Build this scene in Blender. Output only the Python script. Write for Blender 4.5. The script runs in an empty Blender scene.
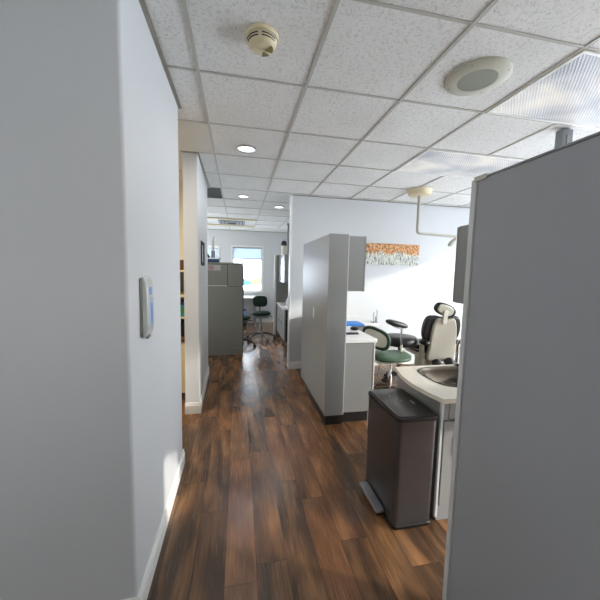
import bpy, bmesh, math, random
from mathutils import Vector, Matrix
random.seed(7)
S = bpy.context.scene
COL = S.collection
CEIL = 2.53

# ------------------------------------------------------------------ camera
def make_camera():
    yaw, pitch, roll, f, cz = 0.20123596, -0.09114853, 0.0221309, 305.097, 1.4419
    fw = Vector((math.sin(yaw)*math.cos(pitch), math.cos(yaw)*math.cos(pitch), math.sin(pitch)))
    rt = Vector((math.cos(yaw), -math.sin(yaw), 0))
    up = rt.cross(fw)
    a = rt*math.cos(roll) + up*math.sin(roll)
    b = -rt*math.sin(roll) + up*math.cos(roll)
    cam = bpy.data.cameras.new('camera')
    o = bpy.data.objects.new('camera', cam)
    COL.objects.link(o)
    m = Matrix((( a.x, b.x, -fw.x, 0), (a.y, b.y, -fw.y, 0), (a.z, b.z, -fw.z, cz), (0, 0, 0, 1)))
    o.matrix_world = m
    cam.sensor_width = 36
    cam.lens = 36*f/600
    cam.clip_start = 0.03
    cam.clip_end = 300
    S.camera = o
make_camera()

# ------------------------------------------------------------------ light and exposure
S.view_settings.view_transform = 'Standard'
S.view_settings.look = 'None'
S.view_settings.gamma = 1
S.view_settings.exposure = 0.78
S.view_settings.use_curve_mapping = False

W = bpy.data.worlds.new('world')
S.world = W
W.use_nodes = True
bg = W.node_tree.nodes['Background']
bg.inputs[0].default_value = (0.84, 0.92, 1.0, 1)
bg.inputs[1].default_value = 6.0

def light(name, kind, loc, rot=(0, 0, 0), power=10, color=(1, 1, 1), size=.1, size_y=None, portal=False, angle=None, parent=None, direction=None):
    l = bpy.data.lights.new(name, kind)
    o = bpy.data.objects.new(name, l)
    COL.objects.link(o)
    o.location = loc
    o.rotation_euler = rot
    if direction:
        o.rotation_euler = Vector(direction).to_track_quat('-Z', 'Y').to_euler()
    l.energy = power
    l.color = color
    if kind == 'AREA':
        l.size = size
        if size_y:
            l.shape = 'RECTANGLE'
            l.size_y = size_y
        if portal:
            l.cycles.is_portal = True
    if kind == 'SUN':
        l.angle = angle
    if parent:
        o.parent = parent
    return o

light('sun', 'SUN', (8, 0, 6), power=2.2, color=(1.0, 0.95, 0.88), angle=math.radians(2.5), direction=(-1, .5, -.30))
# daylight enters by the windows: portals tell the renderer where they are
light('daylight_portal', 'AREA', (4.58, 1.5, 1.35), size=1.7, size_y=5.0, portal=True, direction=(-1, 0, 0))
light('daylight_portal', 'AREA', (.25, 8.66, 1.49), size=.8, size_y=1.2, portal=True, direction=(0, -1, 0))
light('daylight_portal', 'AREA', (-.97, 8.66, 1.48), size=.87, size_y=1.16, portal=True, direction=(0, -1, 0))
light('daylight_portal', 'AREA', (-2.58, 6.8, 1.5), size=1.3, size_y=2.8, portal=True, direction=(1, 0, 0))
# bare fill lights added out of view for brightness, then the side room lamp
WARM = (1.0, 0.985, 0.96)
light('fill_light', 'AREA', (2.2, .34, 2.5), power=21, color=WARM, size=1.1, size_y=.5)
light('fill_light', 'AREA', (2.2, -.9, 2.5), power=16, color=WARM, size=1.1, size_y=.5)
light('fill_light', 'AREA', (0, -.9, 2.5), power=4, color=WARM, size=1.1, size_y=.55)
light('daylight_portal', 'AREA', (-2.58, -.5, 1.6), size=1.0, size_y=.8, portal=True, direction=(1, 0, 0))
light('side_room_light', 'AREA', (-1.5, 2.6, 2.48), power=22, color=(1, .89, .72), size=.6, size_y=.6)

# ------------------------------------------------------------------ materials
def lin(c):
    return tuple(((x/255)/12.92 if x/255 <= .04045 else ((x/255+.055)/1.055)**2.4) for x in c) + (1,)

class NT:
    def __init__(s, name):
        s.m = bpy.data.materials.new(name)
        s.m.use_nodes = True
        s.t = s.m.node_tree
        s.b = s.t.nodes['Principled BSDF']
        s._c = None
    def n(s, kind, **kw):
        nd = s.t.nodes.new(kind)
        for k, v in kw.items():
            if k in ('ins',):
                for kk, vv in v.items():
                    s.set(nd.inputs[kk], vv)
            else:
                setattr(nd, k, v)
        return nd
    def set(s, inp, v):
        if isinstance(v, bpy.types.NodeSocket):
            s.t.links.new(v, inp)
        else:
            inp.default_value = v
    def math(s, op, a, b=0.0, c=0.0, clamp=False):
        nd = s.t.nodes.new('ShaderNodeMath')
        nd.operation = op
        nd.use_clamp = clamp
        for i, v in enumerate((a, b, c)):
            s.set(nd.inputs[i], v)
        return nd.outputs[0]
    def coord(s):
        if s._c is None:
            s._c = s.n('ShaderNodeTexCoord').outputs['Object']
        return s._c
    def mapping(s, scale=(1, 1, 1), loc=(0, 0, 0)):
        return s.n('ShaderNodeMapping', ins={'Vector': s.coord(), 'Scale': scale, 'Location': loc}).outputs[0]
    def noise(s, scale=5, detail=2, vec=None, rough=.5, dist=0):
        return s.n('ShaderNodeTexNoise', ins={'Vector': vec or s.coord(), 'Scale': scale, 'Detail': detail, 'Roughness': rough, 'Distortion': dist}).outputs[0]
    def ramp(s, fac, stops, interp='LINEAR'):
        r = s.n('ShaderNodeValToRGB')
        s.set(r.inputs[0], fac)
        e = r.color_ramp.elements
        r.color_ramp.interpolation = interp
        while len(e) < len(stops):
            e.new(.5)
        for i, (p, c) in enumerate(stops):
            e[i].position = p
            e[i].color = c if len(c) == 4 else lin(c)
        return r.outputs[0]
    def mix(s, fac, a, b, mode='MIX'):
        nd = s.n('ShaderNodeMix', data_type='RGBA', blend_type=mode)
        s.set(nd.inputs[0], fac)
        s.set(nd.inputs[6], a)
        s.set(nd.inputs[7], b)
        return nd.outputs[2]
    def bump(s, h, strength=.2, dist=.01):
        nd = s.n('ShaderNodeBump', ins={'Height': h, 'Strength': strength, 'Distance': dist})
        s.t.links.new(nd.outputs[0], s.b.inputs['Normal'])

def mat(name, rgb, rough=.5, metal=0.0, var=.04, vscale=6, bump=0.0, bscale=120, coat=0.0, emit=None, spec=None):
    k = NT(name)
    c = lin(rgb)
    n = k.noise(vscale, 3)
    lo = tuple(x*(1-var) for x in c[:3]) + (1,)
    hi = tuple(min(1, x*(1+var)) for x in c[:3]) + (1,)
    k.set(k.b.inputs['Base Color'], k.ramp(n, [(.3, lo), (.7, hi)]))
    k.b.inputs['Roughness'].default_value = rough
    k.b.inputs['Metallic'].default_value = metal
    k.b.inputs['Coat Weight'].default_value = coat
    if spec is not None:
        k.b.inputs['Specular IOR Level'].default_value = spec
    if bump:
        k.bump(k.noise(bscale, 2), bump, .002)
    if emit:
        k.b.inputs['Emission Color'].default_value = lin(emit[0])
        k.b.inputs['Emission Strength'].default_value = emit[1]
    return k.m

M = {}
M['paint'] = mat('wall_paint', (209, 210, 210), .6, var=.012, vscale=1.5, bump=.08, bscale=160)
M['paint_warm'] = mat('warm_wall_paint', (232, 222, 200), .5, var=.012, vscale=1.5)
M['white_trim'] = mat('white_trim_paint', (236, 235, 230), .35, var=.01)
M['laminate'] = mat('grey_laminate', (143, 143, 140), .34, var=.012, vscale=3, bump=.03, bscale=300)
M['partition'] = mat('pale_grey_partition', (158, 159, 161), .38, var=.01, vscale=2)
M['laminate_dark'] = mat('dark_grey_laminate', (132, 132, 126), .4, var=.015)
M['laminate_edge'] = mat('light_edge_band', (205, 205, 202), .35, var=.01)
M['panel_edge_grey'] = mat('grey_edge_band', (140, 141, 142), .35, var=.01)
M['kick'] = mat('black_kick_plate', (26, 22, 21), .5)
M['black'] = mat('black_plastic', (18, 18, 19), .35)
M['black_vinyl'] = mat('black_vinyl', (16, 15, 18), .45, bump=.1, bscale=260, coat=.1)
M['ivory'] = mat('ivory_plastic', (208, 203, 188), .35)
M['shell'] = mat('shaded_ivory_plastic', (172, 167, 152), .35)  # ivory with the backlit chair's shade put into its base colour
M['cream_plastic'] = mat('aged_cream_plastic', (222, 208, 170), .38, var=.03, vscale=18)
M['olive'] = mat('olive_grille', (128, 116, 74), .6)
M['green_vinyl'] = mat('green_vinyl', (64, 90, 66), .4, bump=.1, bscale=260)
M['dark_green'] = mat('dark_green_fabric', (12, 36, 25), .8, bump=.3, bscale=500)
M['green_rim'] = mat('dark_green_rim', (26, 54, 36), .5)
M['chrome'] = mat('chrome', (200, 200, 202), .16, 1.0, var=.02)
M['alu'] = mat('brushed_aluminium', (160, 162, 166), .35, .9, var=.03)
M['grey_metal'] = mat('grey_painted_metal', (132, 136, 140), .4, .2)
M['beige_metal'] = mat('beige_painted_metal', (190, 186, 172), .4)
M['bronze'] = mat('dark_bronze_base', (92, 74, 58), .4, .5)
M['grid'] = mat('ceiling_grid_paint', (190, 188, 178), .45, var=.04, vscale=9)
M['mould'] = mat('wall_angle_paint', (150, 145, 132), .5, var=.06, vscale=12)
M['smooth_tile'] = mat('smooth_tile', (222, 218, 208), .7, var=.02, vscale=4)
M['worktop'] = mat('cream_speckled_worktop', (228, 219, 199), .3, var=.05, vscale=240)
M['worktop_white'] = mat('white_worktop', (232, 231, 228), .3, var=.02, vscale=200)
M['grille_grey'] = mat('speaker_grille', (140, 142, 128), .5, .2, var=.15, vscale=420)
M['speaker_rim'] = mat('speaker_rim_paint', (196, 194, 176), .5)
M['vent_dark'] = mat('vent_dark_metal', (92, 92, 82), .5, .3)
M['dark_gap'] = mat('dark_recess', (14, 14, 15), .8)
M['blue_paper'] = mat('blue_paper', (52, 132, 214), .6)
M['blue_plastic'] = mat('blue_plastic', (38, 88, 150), .5)
M['navy'] = mat('navy_cover', (30, 48, 84), .5)
M['paper'] = mat('white_paper', (236, 234, 228), .7)
M['red'] = mat('red_print', (168, 30, 38), .5)
M['grey_print'] = mat('grey_print', (182, 182, 188), .6)
M['teal'] = mat('teal_cover', (28, 132, 124), .5)
M['green_cover'] = mat('green_cover', (70, 128, 50), .5)
M['brown_wood'] = mat('brown_wood', (110, 70, 36), .45, var=.25, vscale=30)
M['cream_cab'] = mat('cream_cabinet', (228, 206, 160), .45, var=.02)
M['wood_kick'] = mat('brown_kick', (96, 66, 46), .6)
M['lcd_blue'] = mat('blue_indicator', (110, 150, 212), .3)
M['dispenser'] = mat('pale_grey_dispenser', (196, 198, 192), .3, .1)
M['dispenser_side'] = mat('grey_dispenser_back', (138, 140, 136), .4)
M['dispenser_window'] = mat('pale_window_plastic', (206, 220, 236), .2)
M['snow'] = mat('snow', (236, 240, 246), .7, var=.03, vscale=.4)
M['car_blue'] = mat('blue_car_paint', (40, 84, 190), .3)
M['van_tan'] = mat('tan_van_paint', (150, 128, 66), .4)
M['tyre'] = mat('tyre_rubber', (24, 24, 24), .8)
M['car_glass'] = mat('dark_car_glass', (40, 50, 60), .1)
M['shade'] = None
M['bulb'] = mat('lamp_lens', (250, 250, 255), .3, emit=((246, 248, 255), 2.6))
M['reflector'] = mat('lamp_reflector', (220, 222, 228), .15, .9)
M['cloth_white'] = mat('white_plastic', (232, 232, 230), .35)

def brushed(name, rgb, rough, axis_scale):
    k = NT(name)
    n = k.noise(1, 3, k.mapping(axis_scale))
    c = lin(rgb)
    k.set(k.b.inputs['Base Color'], k.ramp(n, [(.3, tuple(x*.88 for x in c[:3])+(1,)), (.7, tuple(min(1, x*1.1) for x in c[:3])+(1,))]))
    k.b.inputs['Metallic'].default_value = 1
    k.b.inputs['Roughness'].default_value = rough
    k.b.inputs['Anisotropic'].default_value = .5
    k.bump(n, .05, .001)
    return k.m
M['steel'] = brushed('brushed_steel', (98, 96, 97), .3, (6, 6, 400))
M['lid'] = brushed('lid_steel', (92, 91, 88), .36, (400, 6, 6))
M['steel'].node_tree.nodes['Principled BSDF'].inputs['Metallic'].default_value = .78
M['sink_steel'] = brushed('sink_steel', (86, 79, 71), .3, (60, 60, 60))

def m_floor():
    k = NT('wood_plank_laminate')
    PW, PL = .1515, .95
    sp = k.n('ShaderNodeSeparateXYZ', ins={0: k.coord()})
    x, y = sp.outputs[0], sp.outputs[1]
    xs = k.math('DIVIDE', k.math('ADD', x, .0575+10*PW), PW)
    ci = k.math('FLOOR', xs)
    fx = k.math('FRACT', xs)
    wn = k.n('ShaderNodeTexWhiteNoise', noise_dimensions='1D', ins={'W': k.math('MULTIPLY', ci, 3.17)}).outputs[0]
    ys = k.math('ADD', k.math('DIVIDE', k.math('ADD', y, 20.0), PL), wn)
    ri = k.math('FLOOR', ys)
    fy = k.math('FRACT', ys)
    idv = k.n('ShaderNodeCombineXYZ', ins={0: ci, 1: ri, 2: 0.0}).outputs[0]
    w2 = k.n('ShaderNodeTexWhiteNoise', noise_dimensions='2D', ins={'Vector': idv})
    rnd = w2.outputs[0]
    # shift the grain per plank
    sh = k.n('ShaderNodeVectorMath', operation='MULTIPLY_ADD', ins={0: w2.outputs[1], 1: (7, 9, 5), 2: k.coord()}).outputs[0]
    mp = k.n('ShaderNodeMapping', ins={'Vector': sh, 'Scale': (26, 1.6, 1)}).outputs[0]
    grain = k.noise(1.6, 6, mp, .62, .6)
    mp2 = k.n('ShaderNodeMapping', ins={'Vector': sh, 'Scale': (7.5, 1.7, 1)}).outputs[0]
    blotch = k.noise(1.25, 2.5, mp2, .5, .3)
    mp3 = k.n('ShaderNodeMapping', ins={'Vector': sh, 'Scale': (150, 4, 1)}).outputs[0]
    fine = k.noise(1.5, 3, mp3, .6)
    t = k.math('ADD', k.math('ADD', k.math('MULTIPLY', blotch, 1.2), k.math('MULTIPLY', grain, .36)), k.math('MULTIPLY', rnd, .17))
    t = k.math('SUBTRACT', t, .385)
    base = k.ramp(t, [(.14, (58, 43, 31)), (.36, (84, 61, 41)), (.54, (120, 86, 56)), (.80, (172, 124, 80))])
    red = k.mix(k.math('MULTIPLY', k.math('POWER', rnd, 2.0), .38), base, lin((136, 82, 52)), 'MIX')
    fineC = k.mix(k.math('MULTIPLY', k.math('SUBTRACT', .62, fine, clamp=True), 1.3), red, lin((44, 28, 22)))
    ex = k.math('MULTIPLY', k.math('MINIMUM', fx, k.math('SUBTRACT', 1.0, fx)), PW)
    ey = k.math('MULTIPLY', k.math('MINIMUM', fy, k.math('SUBTRACT', 1.0, fy)), PL)
    e = k.math('MINIMUM', ex, ey)
    seam = k.math('LESS_THAN', e, .0013)
    col = k.mix(k.math('MULTIPLY', seam, .75), fineC, lin((26, 17, 14)))
    k.set(k.b.inputs['Base Color'], col)
    k.set(k.b.inputs['Roughness'], k.math('ADD', k.math('MULTIPLY', fine, .10), .21))
    k.b.inputs['Specular IOR Level'].default_value = .5
    h = k.math('SUBTRACT', k.math('MULTIPLY', fine, .25), seam)
    k.bump(h, .03, .0008)
    return k.m
M['floor'] = m_floor()

def m_tile():
    k = NT('fissured_ceiling_tile')
    a = k.noise(70, 2, None, .6, 1.6)
    b = k.noise(190, 1, None, .5, .4)
    rd = k.math('LESS_THAN', k.math('ABSOLUTE', k.math('SUBTRACT', a, .5)), .022)
    f = k.math('MULTIPLY', rd, k.math('GREATER_THAN', k.noise(52, 1, k.mapping((1, 1, 1), (3, 4, 0))), .54))
    g = k.math('GREATER_THAN', b, .69)
    m = k.math('MAXIMUM', f, g)
    tone = k.ramp(k.noise(2.2, 2), [(.35, (232, 231, 226)), (.65, (239, 238, 234))])
    k.set(k.b.inputs['Base Color'], k.mix(k.math('MULTIPLY', m, .55), tone, lin((120, 118, 112))))
    k.b.inputs['Roughness'].default_value = .9
    k.bump(k.math('SUBTRACT', k.math('MULTIPLY', k.noise(120, 3), .5), m), .25, .003)
    return k.m
M['tile'] = m_tile()

def m_lens():
    k = NT('prismatic_lens')
    sp = k.n('ShaderNodeSeparateXYZ', ins={0: k.coord()})
    P = .021
    sx = k.math('SINE', k.math('MULTIPLY', sp.outputs[0], 2*math.pi/P))
    sy = k.math('SINE', k.math('MULTIPLY', sp.outputs[1], 2*math.pi/P))
    pr = k.math('MULTIPLY', sx, sy)
    blotch = k.noise(1, 2, k.mapping((2.2, 3.4, 1)), .5, .5)
    v = k.math('ADD', k.math('MULTIPLY', pr, .34), k.math('MULTIPLY', blotch, 1.5))
    v = k.math('SUBTRACT', v, .18)
    c = k.ramp(v, [(.2, (88, 94, 104)), (.42, (142, 146, 156)), (.62, (204, 203, 206)), (.85, (248, 240, 218))])
    k.set(k.b.inputs['Base Color'], lin((150, 152, 156)))
    k.set(k.b.inputs['Emission Color'], c)
    k.b.inputs['Emission Strength'].default_value = .40
    k.b.inputs['Roughness'].default_value = .25
    k.bump(pr, .6, .003)
    return k.m
M['lens'] = m_lens()

def m_art():
    k = NT('abstract_painting')
    sp = k.n('ShaderNodeSeparateXYZ', ins={0: k.coord()})
    z = sp.outputs[2]
    n1 = k.noise(1, 3, k.mapping((55, 1, 9)), .65, .4)
    n3 = k.noise(1, 3, k.mapping((30, 1, 26), (9, 0, 2)), .6, .4)
    n2 = k.noise(1, 3, k.mapping((34, 1, 30), (3, 0, 5)), .6, .5)
    lo1 = k.ramp(n1, [(.38, (48, 46, 44)), (.43, (140, 142, 134)), (.5, (222, 220, 206)), (.58, (232, 228, 214)), (.64, (110, 116, 112))])
    lower = k.mix(k.math('MULTIPLY', k.math('GREATER_THAN', n3, .57), .7), lo1, lin((150, 176, 180)))
    upper = k.ramp(n2, [(.34, (70, 62, 48)), (.42, (150, 120, 74)), (.49, (206, 132, 66)), (.56, (220, 160, 106)), (.60, (214, 200, 176)), (.7, (176, 104, 50))])
    edge = k.math('ADD', k.math('MULTIPLY', k.noise(1, 3, k.mapping((16, 1, 14))), .30), -.135)
    f = k.math('GREATER_THAN', z, edge)
    k.set(k.b.inputs['Base Color'], k.mix(f, lower, upper))
    k.b.inputs['Roughness'].default_value = .7
    k.bump(n1, .3, .003)
    return k.m
M['art'] = m_art()

def m_glass():
    m = bpy.data.materials.new('window_glass')
    m.use_nodes = True
    t = m.node_tree
    t.nodes.clear()
    o = t.nodes.new('ShaderNodeOutputMaterial')
    mx = t.nodes.new('ShaderNodeMixShader')
    tr = t.nodes.new('ShaderNodeBsdfTransparent')
    gl = t.nodes.new('ShaderNodeBsdfGlossy')
    gl.inputs['Roughness'].default_value = .02
    mx.inputs[0].default_value = .05
    t.links.new(tr.outputs[0], mx.inputs[1])
    t.links.new(gl.outputs[0], mx.inputs[2])
    t.links.new(mx.outputs[0], o.inputs[0])
    return m
M['glass'] = m_glass()

def m_shade():
    m = bpy.data.materials.new('translucent_shade')
    m.use_nodes = True
    t = m.node_tree
    t.nodes.clear()
    o = t.nodes.new('ShaderNodeOutputMaterial')
    mx = t.nodes.new('ShaderNodeMixShader')
    d = t.nodes.new('ShaderNodeBsdfDiffuse')
    tl = t.nodes.new('ShaderNodeBsdfTranslucent')
    d.inputs[0].default_value = lin((214, 222, 232))
    tl.inputs[0].default_value = lin((206, 216, 232))
    mx.inputs[0].default_value = .5
    t.links.new(d.outputs[0], mx.inputs[1])
    t.links.new(tl.outputs[0], mx.inputs[2])
    t.links.new(mx.outputs[0], o.inputs[0])
    return m
M['shade'] = m_shade()

# ------------------------------------------------------------------ builders
def wloc(o):
    v = Vector((0, 0, 0))
    while o is not None:
        v += o.location
        o = o.parent
    return v

class MB:
    """collects shapes in world coordinates, then links them as one mesh object"""
    def __init__(s):
        s.bm = bmesh.new()
    def box(s, x0, y0, z0, x1, y1, z1):
        v = [s.bm.verts.new(p) for p in ((x0, y0, z0), (x1, y0, z0), (x1, y1, z0), (x0, y1, z0), (x0, y0, z1), (x1, y0, z1), (x1, y1, z1), (x0, y1, z1))]
        for f in ((3, 2, 1, 0), (4, 5, 6, 7), (0, 1, 5, 4), (1, 2, 6, 5), (2, 3, 7, 6), (3, 0, 4, 7)):
            s.bm.faces.new([v[i] for i in f])
        return s
    def prism(s, pts, z0, z1, top=None):
        a = [s.bm.verts.new((p[0], p[1], z0)) for p in pts]
        b = [s.bm.verts.new((p[0], p[1], z1)) for p in (top or pts)]
        n = len(pts)
        s.bm.faces.new(a[::-1])
        s.bm.faces.new(b)
        for i in range(n):
            s.bm.faces.new((a[i], a[(i+1) % n], b[(i+1) % n], b[i]))
        return s
    def slab(s, origin, u, v, w, pts):
        """outline pts in the (u,v) plane at origin, thickness vector w"""
        o, u, v, w = Vector(origin), Vector(u), Vector(v), Vector(w)
        a = [s.bm.verts.new(o+u*p[0]+v*p[1]) for p in pts]
        b = [s.bm.verts.new(o+u*p[0]+v*p[1]+w) for p in pts]
        n = len(pts)
        s.bm.faces.new(a[::-1])
        s.bm.faces.new(b)
        for i in range(n):
            s.bm.faces.new((a[i], a[(i+1) % n], b[(i+1) % n], b[i]))
        return s
    def ring(s, origin, u, v, w, outer, inner):
        o, u, v, w = Vector(origin), Vector(u), Vector(v), Vector(w)
        q = []
        for pts in (outer, inner):
            for k in (0, 1):
                q.append([s.bm.verts.new(o+u*p[0]+v*p[1]+w*k) for p in pts])
        n = len(outer)
        for i in range(n):
            j = (i+1) % n
            s.bm.faces.new((q[0][i], q[0][j], q[1][j], q[1][i]))
            s.bm.faces.new((q[2][j], q[2][i], q[3][i], q[3][j]))
            s.bm.faces.new((q[0][j], q[0][i], q[2][i], q[2][j]))
            s.bm.faces.new((q[1][i], q[1][j], q[3][j], q[3][i]))
        return s
    def tube(s, pts, r, seg=14, caps=True):
        pts = [Vector(p) for p in pts]
        rr = r if isinstance(r, (list, tuple)) else [r]*len(pts)
        rings = []
        ref = None
        for i, p in enumerate(pts):
            d = (pts[min(i+1, len(pts)-1)]-pts[max(i-1, 0)]).normalized()
            if ref is None:
                ref = Vector((0, 0, 1)) if abs(d.z) < .9 else Vector((1, 0, 0))
            a = (ref - d*ref.dot(d)).normalized()
            ref = a
            b = d.cross(a)
            rings.append([s.bm.verts.new(p+(a*math.cos(t)+b*math.sin(t))*rr[i]) for t in [2*math.pi*k/seg for k in range(seg)]])
        for i in range(len(rings)-1):
            for k in range(seg):
                s.bm.faces.new((rings[i][k], rings[i][(k+1) % seg], rings[i+1][(k+1) % seg], rings[i+1][k]))
        if caps:
            s.bm.faces.new(rings[0][::-1])
            s.bm.faces.new(rings[-1])
        return s
    def lathe(s, c, prof, seg=36, sx=1, sy=1):
        """prof: list of (r, z) from the bottom up, about a vertical axis at c"""
        c = Vector(c)
        rings = []
        for r, z in prof:
            if r <= 1e-6:
                rings.append([s.bm.verts.new(c+Vector((0, 0, z)))])
            else:
                rings.append([s.bm.verts.new(c+Vector((r*sx*math.cos(2*math.pi*k/seg), r*sy*math.sin(2*math.pi*k/seg), z))) for k in range(seg)])
        for i in range(len(rings)-1):
            A, B = rings[i], rings[i+1]
            for k in range(seg):
                k2 = (k+1) % seg
                if len(A) == 1 and len(B) > 1:
                    s.bm.faces.new((A[0], B[k2], B[k]))
                elif len(B) == 1 and len(A) > 1:
                    s.bm.faces.new((A[k], A[k2], B[0]))
                elif len(A) > 1:
                    s.bm.faces.new((A[k], A[k2], B[k2], B[k]))
        return s
    def ell(s, c, r, rot=None, seg=20, power=1.0):
        res = bmesh.ops.create_uvsphere(s.bm, u_segments=seg, v_segments=seg//2+2, radius=1)
        R = rot or Matrix.Identity(3)
        for v in res['verts']:
            p = v.co
            if power != 1.0:
                p = Vector([math.copysign(abs(q)**power, q) for q in p])
            v.co = Vector(c)+R @ Vector((p.x*r[0], p.y*r[1], p.z*r[2]))
        return s
    def spin(s, c, ang):
        """turn everything collected so far about the vertical through c"""
        c = Vector(c)
        R = Matrix.Rotation(ang, 3, 'Z')
        for v in s.bm.verts:
            d = v.co-c
            v.co = c+R @ d
        return s
    def build(s, name, m, parent=None, bevel=0, seg=2, loc=None, sharp=35, bangle=30):
        bmesh.ops.recalc_face_normals(s.bm, faces=s.bm.faces[:])
        me = bpy.data.meshes.new(name)
        base = wloc(parent) if parent is not None else Vector((0, 0, 0))
        if parent is None and loc is not None:
            base = Vector(loc)
        for v in s.bm.verts:
            v.co -= base
        s.bm.to_mesh(me)
        s.bm.free()
        me.materials.append(m)
        for p in me.polygons:
            p.use_smooth = True
        me.set_sharp_from_angle(angle=math.radians(sharp))
        o = bpy.data.objects.new(name, me)
        COL.objects.link(o)
        if parent is not None:
            o.parent = parent
        elif loc is not None:
            o.location = loc
        if bevel:
            b = o.modifiers.new('bevel', 'BEVEL')
            b.width = bevel
            b.segments = seg
            b.limit_method = 'ANGLE'
            b.angle_limit = math.radians(bangle)
            b.harden_normals = False
        return o

def thing(name, label, cat, loc, rz=0, group=None):
    o = bpy.data.objects.new(name, None)
    o.empty_display_size = .05
    COL.objects.link(o)
    o.location = loc
    o.rotation_euler = (0, 0, rz)
    o['label'] = label
    o['category'] = cat
    if group:
        o['group'] = group
    return o

def tag(o, label, cat, group=None):
    o['label'] = label
    o['category'] = cat
    if group:
        o['group'] = group
    return o

def struct(o):
    o['kind'] = 'structure'
    return o

def rrect(x0, y0, x1, y1, r, seg=6):
    pts = []
    for cx, cy, a0 in ((x1-r, y0+r, -90), (x1-r, y1-r, 0), (x0+r, y1-r, 90), (x0+r, y0+r, 180)):
        for k in range(seg+1):
            a = math.radians(a0+90*k/seg)
            pts.append((cx+r*math.cos(a), cy+r*math.sin(a)))
    return pts

def sup(rx, ry, n=3.0, seg=32, cx=0, cy=0):
    pts = []
    for k in range(seg):
        a = 2*math.pi*k/seg
        c, q = math.cos(a), math.sin(a)
        pts.append((cx+rx*math.copysign(abs(c)**(2/n), c), cy+ry*math.copysign(abs(q)**(2/n), q)))
    return pts

def copy_tree(o, parent=None):
    c = o.copy()
    COL.objects.link(c)
    if parent is not None:
        c.parent = parent
    for ch in [x for x in bpy.data.objects if x.parent == o]:
        copy_tree(ch, c)
    return c

X, Y, Z = Vector((1, 0, 0)), Vector((0, 1, 0)), Vector((0, 0, 1))

# ------------------------------------------------------------------ structure
XR = 4.6
struct(MB().box(-2.6, -2.2, -.1, XR+.1, 8.78, 0).build('floor', M['floor']))
struct(MB().box(-2.6, -2.2, CEIL+.006, XR+.1, 8.7, CEIL+.08).build('ceiling', M['tile']))
GX0, GY0, GS = -.2207, 1.257, .61
g = MB()
i = -3
while GX0+GS*i < XR:
    x = GX0+GS*i
    if x > -2.6:
        g.box(x-.009, -2.2, CEIL, x+.009, 8.7, CEIL+.005)
    i += 1
j = -5
while GY0+GS*j < 8.7:
    y = GY0+GS*j
    g.box(-2.6, y-.007, CEIL+.0004, XR+.05, y+.007, CEIL+.0054)
    j += 1
struct(g.build('trim_1', M['grid']))
struct(MB().box(-.83+.012, 2.477+.014, CEIL+.001, -.2207-.012, 3.087-.012, CEIL+.0058).build('trim_2', M['smooth_tile']))

# left wall: an L in plan, its outer corner softly rounded
pts = [(-2.6, 1.235)]
r = .014
for k in range(9):
    a = math.radians(-90+90*k/8)
    pts.append((-.40-r+r*math.cos(a), 1.235+r+r*math.sin(a)))
r2 = .01
for k in range(5):
    a = math.radians(90*k/4)
    pts.append((-.40-r2+r2*math.cos(a), 2.285-r2+r2*math.sin(a)))
pts += [(-.52, 2.285), (-.52, 1.36), (-2.6, 1.36)]
struct(MB().prism(pts, 0, CEIL+.003).build('wall_left', M['paint']))
# short wall further along the hall
struct(MB().prism([(-.512, 3.11), (-.382, 3.11), (-.376, 3.116), (-.403, 4.31), (-.512, 4.31)], 0, CEIL+.003).build('wall_hall', M['paint']))
struct(MB().box(-2.6, 4.19, 0, -.512, 4.31, CEIL+.003).build('wall_side', M['paint_warm']))
b = MB()
b.box(-2.7, -.1, 0, -2.6, 5.4, CEIL+.08)
b.box(-2.7, -2.2, 0, -2.6, -.9, CEIL+.08)
b.box(-2.7, -.9, 0, -2.6, -.1, 1.1)
b.box(-2.7, -.9, 2.1, -2.6, -.1, CEIL+.08)
b.box(-2.7, 8.2, 0, -2.6, 8.76, CEIL+.08)
b.box(-2.7, 5.4, 0, -2.6, 8.2, .85)
b.box(-2.7, 5.4, 2.15, -2.6, 8.2, CEIL+.08)
struct(b.build('wall_outer', M['paint']))
b = MB()
for yy in (5.4, 6.78, 8.15):
    b.box(-2.68, yy, .85, -2.62, yy+.05, 2.15)
b.box(-2.68, 5.45, .85, -2.62, 8.15, .90)
b.box(-2.68, 5.45, 2.10, -2.62, 8.15, 2.15)
o = struct(b.build('window_4', M['white_trim']))  # guessed window out of view, added to bring daylight into the far bay
b = MB()
for yy in (-.9, -.15):
    b.box(-2.68, yy, 1.1, -2.62, yy+.05, 2.1)
b.box(-2.68, -.85, 1.1, -2.62, -.15, 1.15)
b.box(-2.68, -.85, 2.05, -2.62, -.15, 2.1)
o5 = struct(b.build('window_5', M['white_trim']))  # guessed window out of view, added to throw daylight on the near partition
MB().box(-2.652, -.85, 1.15, -2.648, -.15, 2.05).build('pane', m_glass(), o5)
MB().box(-2.652, 5.45, .90, -2.648, 8.15, 2.10).build('pane', bpy.data.materials.get('window_glass') or m_glass(), o)
struct(MB().box(-2.6, -2.3, 0, XR+.1, -2.2, CEIL+.08).build('wall_rear', M['paint']))
struct(MB().box(.745, 4.39, 0, XR, 4.51, CEIL+.003).build('wall_operatory', M['paint']))
struct(MB().box(1.56, 4.51, 0, 1.68, 8.6, CEIL+.003).build('wall_casework', M['paint']))
struct(MB().box(.737, 4.386, 0.0, .757, 4.514, CEIL).build('trim_3', M['white_trim'], bevel=.004))

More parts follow.
